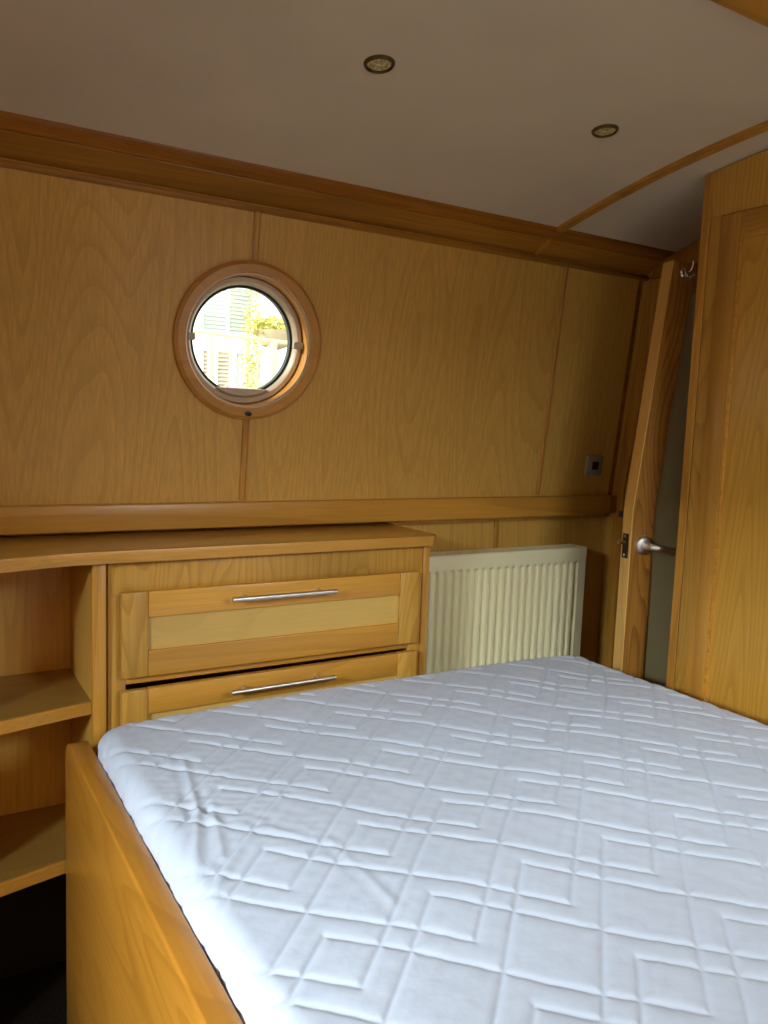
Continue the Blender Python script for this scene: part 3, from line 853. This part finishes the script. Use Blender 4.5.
def spotlight(name, x, y, label):
    z = ceil_z(y); slope = -.304 * (y + 1.0)
    n_ = Vector((0, slope, -1)).normalized()
    s = tag(empty(name, (x, y, z)), label, 'ceiling light', 'recessed ceiling spotlights')
    bb = new_bm(); lathe(bb, [(.0212, -.001), (.0212, .003), (.0228, .0055), (.0255, .0045), (.0272, .002), (.0278, -.001)], (x, y, z), n_, 40, True); obj('rim', bb, M['bronze'], s, sm=60)
    bb = new_bm(); lathe(bb, [(0, .0025), (.006, .0030), (.0065, .0012), (.013, .0008), (.0135, .0022), (.0211, .0012), (.0211, -.0005), (0, -.0005)], (x, y, z), n_, 32); obj('lamp', bb, M['lamp_glass'], s, sm=60, label='dull glass reflector lamp')
spotlight('ceiling_spotlight', .717, -.578, 'unlit brass-rimmed ceiling spotlight, the nearer one, above the drawers')
spotlight('ceiling_spotlight', 1.253, -.583, 'unlit brass-rimmed ceiling spotlight, the farther one, next to the curved ceiling rib')

# ------------------------------------------------------------------ outside the porthole
E_ = {}
E_['render'] = plain('white_render', rgb(245, 244, 238), .8, noise=.02)
E_['slat'] = plain('cream_blind', rgb(206, 204, 190), .7)
E_['pane'] = plain('dim_pane', rgb(204, 210, 204), .5)
E_['brick'] = plain('warm_curtain', rgb(206, 176, 150), .8, noise=.2, nscale=14)
E_['leaf_y'] = plain('yellow_green_leaf', rgb(206, 198, 104), .7, noise=.35, nscale=12)
E_['leaf_g'] = plain('green_leaf', rgb(130, 152, 76), .7, noise=.4, nscale=12)
E_['rail'] = plain('pale_timber_rail', rgb(214, 202, 150), .7)
E_['ground'] = plain('towpath', rgb(150, 146, 120), .9, noise=.2, nscale=3)
E_['pot'] = plain('coir_basket', rgb(170, 150, 120), .9)
b = new_bm(); box(b, -12, 16, .5, 14, -.45, -.40)
struct(obj('ground', b, E_['ground']), 'towpath outside the porthole')
ho = tag(empty('house', (3.0, 5.0, -.4)), 'white rendered house seen through the porthole', 'house')
b = new_bm(); box(b, -1.5, 6.5, 5.08, 8.0, -.4, 5.2)
obj('wall', b, E_['render'], ho)
b = new_bm(); extrude_poly(b, [(-1.8, 4.7, 5.2), (-1.8, 8.3, 5.2), (-1.8, 6.5, 6.6)], (8.6, 0, 0)); obj('roof', b, E_['pane'], ho)
def house_win(x0, x1, z0, z1, slats, lab, half=None):
    f = new_bm(); t = .03
    box(f, x0, x0 + t, 5.03, 5.079, z0, z1); box(f, x1 - t - .002, x1 - .002, 5.03, 5.079, z0, z1); box(f, x0 + t, x1 - t, 5.031, 5.079, z0, z0 + t); box(f, x0 + t, x1 - t, 5.031, 5.079, z1 - t, z1)
    box(f, (x0 + x1) / 2 - .012, (x0 + x1) / 2 + .012, 5.032, 5.079, z0 + t, z1 - t)
    w = obj('window', f, E_['render'], ho, label=lab)
    g = new_bm(); box(g, x0 + t, x1 - t, 5.062, 5.079, z0 + t, z1 - t); obj('pane', g, E_['pane'] if half is None else E_['brick'], w)
    if slats:
        s = new_bm(); z = z0 + .05
        while z < z1 - .05:
            extrude_poly(s, [(x0 + .04, 5.035, z), (x0 + .04, 5.055, z + .018), (x0 + .04, 5.057, z + .016), (x0 + .04, 5.037, z - .002)], (x1 - x0 - .08, 0, 0)); z += .034
        obj('blind', s, E_['slat'], w, label='cream slatted blind')
house_win(2.20, 2.70, 1.98, 2.42, True, 'upper window with blind')
house_win(2.20, 2.50, 1.40, 1.86, True, 'lower window', 1)
house_win(2.50, 2.74, 1.30, 1.86, False, 'grey lower window')
b = new_bm(); tube(b, [(2.775, 5.04, -.4), (2.775, 5.04, 5.1)], .022, 12); obj('downpipe', b, E_['render'], ho)

fe = tag(empty('railing', (2.2, 3.0, -.4)), 'pale timber railing crossing the porthole view', 'railing')
b = new_bm(); tube(b, [(-.5, 3.0, 1.80), (1.4, 3.0, 1.775), (2.6, 3.0, 1.735), (4.4, 3.0, 1.69)], .012, 8); obj('rail', b, E_['rail'], fe)
for px_ in (.6, 1.62, 2.03, 3.2):
    b = new_bm(); box(b, px_ - .018, px_ + .018, 2.98, 3.02, -.4, 1.79 - .02 * px_, .004); obj('post', b, E_['rail'], fe)
for a_, c_ in (((1.66, 1.40), (2.0, 1.72)), ((1.66, 1.72), (2.0, 1.42))):
    b = new_bm(); tube(b, [(a_[0], 3.0, a_[1]), (c_[0], 3.0, c_[1])], .006, 8); obj('brace', b, E_['rail'], fe)

def foliage(name, cx_, cy_, cz_, rx, ry, rz, n, leaf, mat, label, cat, seed, stems=None, group=None):
    rnd_ = random.Random(seed)
    root = tag(empty(name, (cx_, cy_, -.4)), label, cat, group)
    bb = new_bm()
    for i in range(n):
        while True:
            u, v, w = (rnd_.uniform(-1, 1) for _ in range(3))
            if u * u + v * v + w * w < 1: break
        p = Vector((cx_ + u * rx, cy_ + v * ry, cz_ + w * rz))
        d1 = Vector((rnd_.gauss(0, 1), rnd_.gauss(0, 1), rnd_.gauss(0, 1))).normalized(); d2 = d1.orthogonal().normalized()
        s = leaf * rnd_.uniform(.6, 1.3)
        vs = [bb.verts.new(q) for q in (p, p + d1 * s * .5 + d2 * s * .28, p + d1 * s, p + d1 * s * .5 - d2 * s * .28)]
        bb.faces.new(vs)
    obj('foliage', bb, mat, root, sm=0)
    bb = new_bm(); rr = random.Random(seed + 1)
    for i in range(7):
        tx, tz = rr.uniform(-.7, .7) * rx, rr.uniform(-.2, .6) * rz
        tube(bb, [(cx_ + rr.uniform(-.05, .05), cy_, -.4), (cx_ + tx * .5, cy_, (cz_ - .4) / 2), (cx_ + tx, cy_, cz_ + tz)], [.012, .008, .003], 6)
    obj('stem', bb, E_['rail'], root)
foliage('garden_shrub', 2.25, 3.6, 1.12, .42, .2, .42, 900, .05, E_['leaf_y'], 'yellow-green bush at the bottom of the porthole view', 'shrub', 3)
foliage('garden_shrub', 1.55, 3.4, 1.05, .35, .2, .36, 700, .05, E_['leaf_g'], 'greener bush at the lower left of the porthole view', 'shrub', 8)
foliage('climbing_plant', 2.62, 4.9, 1.95, .10, .03, .60, 420, .04, E_['leaf_y'], 'thin yellow climber on the house wall beside the blind', 'plant', 12)
# hanging basket with yellow flowers
hb = tag(empty('hanging_basket', (2.36, 4.0, 1.9)), 'basket of yellow flowers at the right of the porthole view', 'flower basket')
b = new_bm(); lathe(b, [(.02, -.14), (.10, -.11), (.15, -.03), (.155, 0), (.14, 0), (.13, -.03), (0, -.08)], (2.46, 4.0, 1.93), (0, 0, 1), 24); obj('basket', b, E_['pot'], hb)
b = new_bm(); rr = random.Random(5)
for i in range(520):
    a, r_ = rr.uniform(0, 2 * PI), rr.uniform(0, 1) ** .5 * .22
    p = Vector((2.46 + r_ * math.cos(a), 4.0 + r_ * math.sin(a) * .6, 1.95 + rr.uniform(-.05, .09) * (1 - r_)))
    d1 = Vector((rr.gauss(0, 1), rr.gauss(0, 1), rr.gauss(0, 1))).normalized(); d2 = d1.orthogonal(); s = .04
    b.faces.new([b.verts.new(q) for q in (p, p + d1 * s * .5 + d2 * s * .3, p + d1 * s, p + d1 * s * .5 - d2 * s * .3)])
obj('flowers', b, E_['leaf_y'], hb, sm=0, label='yellow flowers')
b = new_bm(); tube(b, [(2.46, 4.0, 1.80), (2.46, 4.0, -.40)], .02, 10); obj('post', b, E_['rail'], hb)

# ------------------------------------------------------------------ camera
cam = bpy.data.cameras.new('camera'); co = bpy.data.objects.new('camera', cam); COL.objects.link(co)
Rm = [(0.85998812, -0.50898346, 0.03682753), (-0.02362703, -0.11180179, -0.99344961), (0.5097668, 0.85348474, -0.10817398)]
r_, d_, f_ = (Vector(v) for v in Rm)
mw = Matrix(((r_.x, -d_.x, -f_.x, 0.0), (r_.y, -d_.y, -f_.y, -1.85), (r_.z, -d_.z, -f_.z, 1.25), (0, 0, 0, 1)))
co.matrix_world = mw
cam.sensor_fit = 'VERTICAL'; cam.sensor_height = 36; cam.lens = 802.216 * 36 / 1024; cam.clip_start = .02
SC.camera = co

# ------------------------------------------------------------------ light
w = bpy.data.worlds.new('World'); SC.world = w; w.use_nodes = True
nt = w.node_tree; bg = nt.nodes['Background']
bg.inputs[0].default_value = (.92, .96, 1.0, 1); bg.inputs[1].default_value = 3.0
def area(name, loc, target, sx, sy, power, col):
    l = bpy.data.lights.new(name, 'AREA'); l.shape = 'RECTANGLE'; l.size = sx; l.size_y = sy; l.energy = power; l.color = col
    o = bpy.data.objects.new(name, l); COL.objects.link(o); o.location = loc
    o.rotation_euler = (Vector(target) - Vector(loc)).to_track_quat('-Z', 'Y').to_euler()
    return o
area('daylight_hatch', (X0 - 2.4, -2.70, 2.75), (.6, -1.0, .6), 1.8, 1.1, 1130, (.86, .94, 1.0))
area('fill_side', (1.10, YF - .55, 2.10), (1.0, -.6, .5), 1.1, .9, 112, (.86, .94, 1.0))  # added fill lamp, evens out the bed and wall

sl = bpy.data.lights.new('sun', 'SUN'); sl.energy = 7.0; sl.angle = .01; sl.color = (1.0, .90, .74)
so_ = bpy.data.objects.new('sun', sl); COL.objects.link(so_)
so_.rotation_euler = Vector((1.0, -.27, -.52)).to_track_quat('-Z', 'Y').to_euler()

vs = SC.view_settings
vs.view_transform = 'Standard'; vs.look = 'None'; vs.exposure = 0.0; vs.gamma = 1.0; vs.use_curve_mapping = False
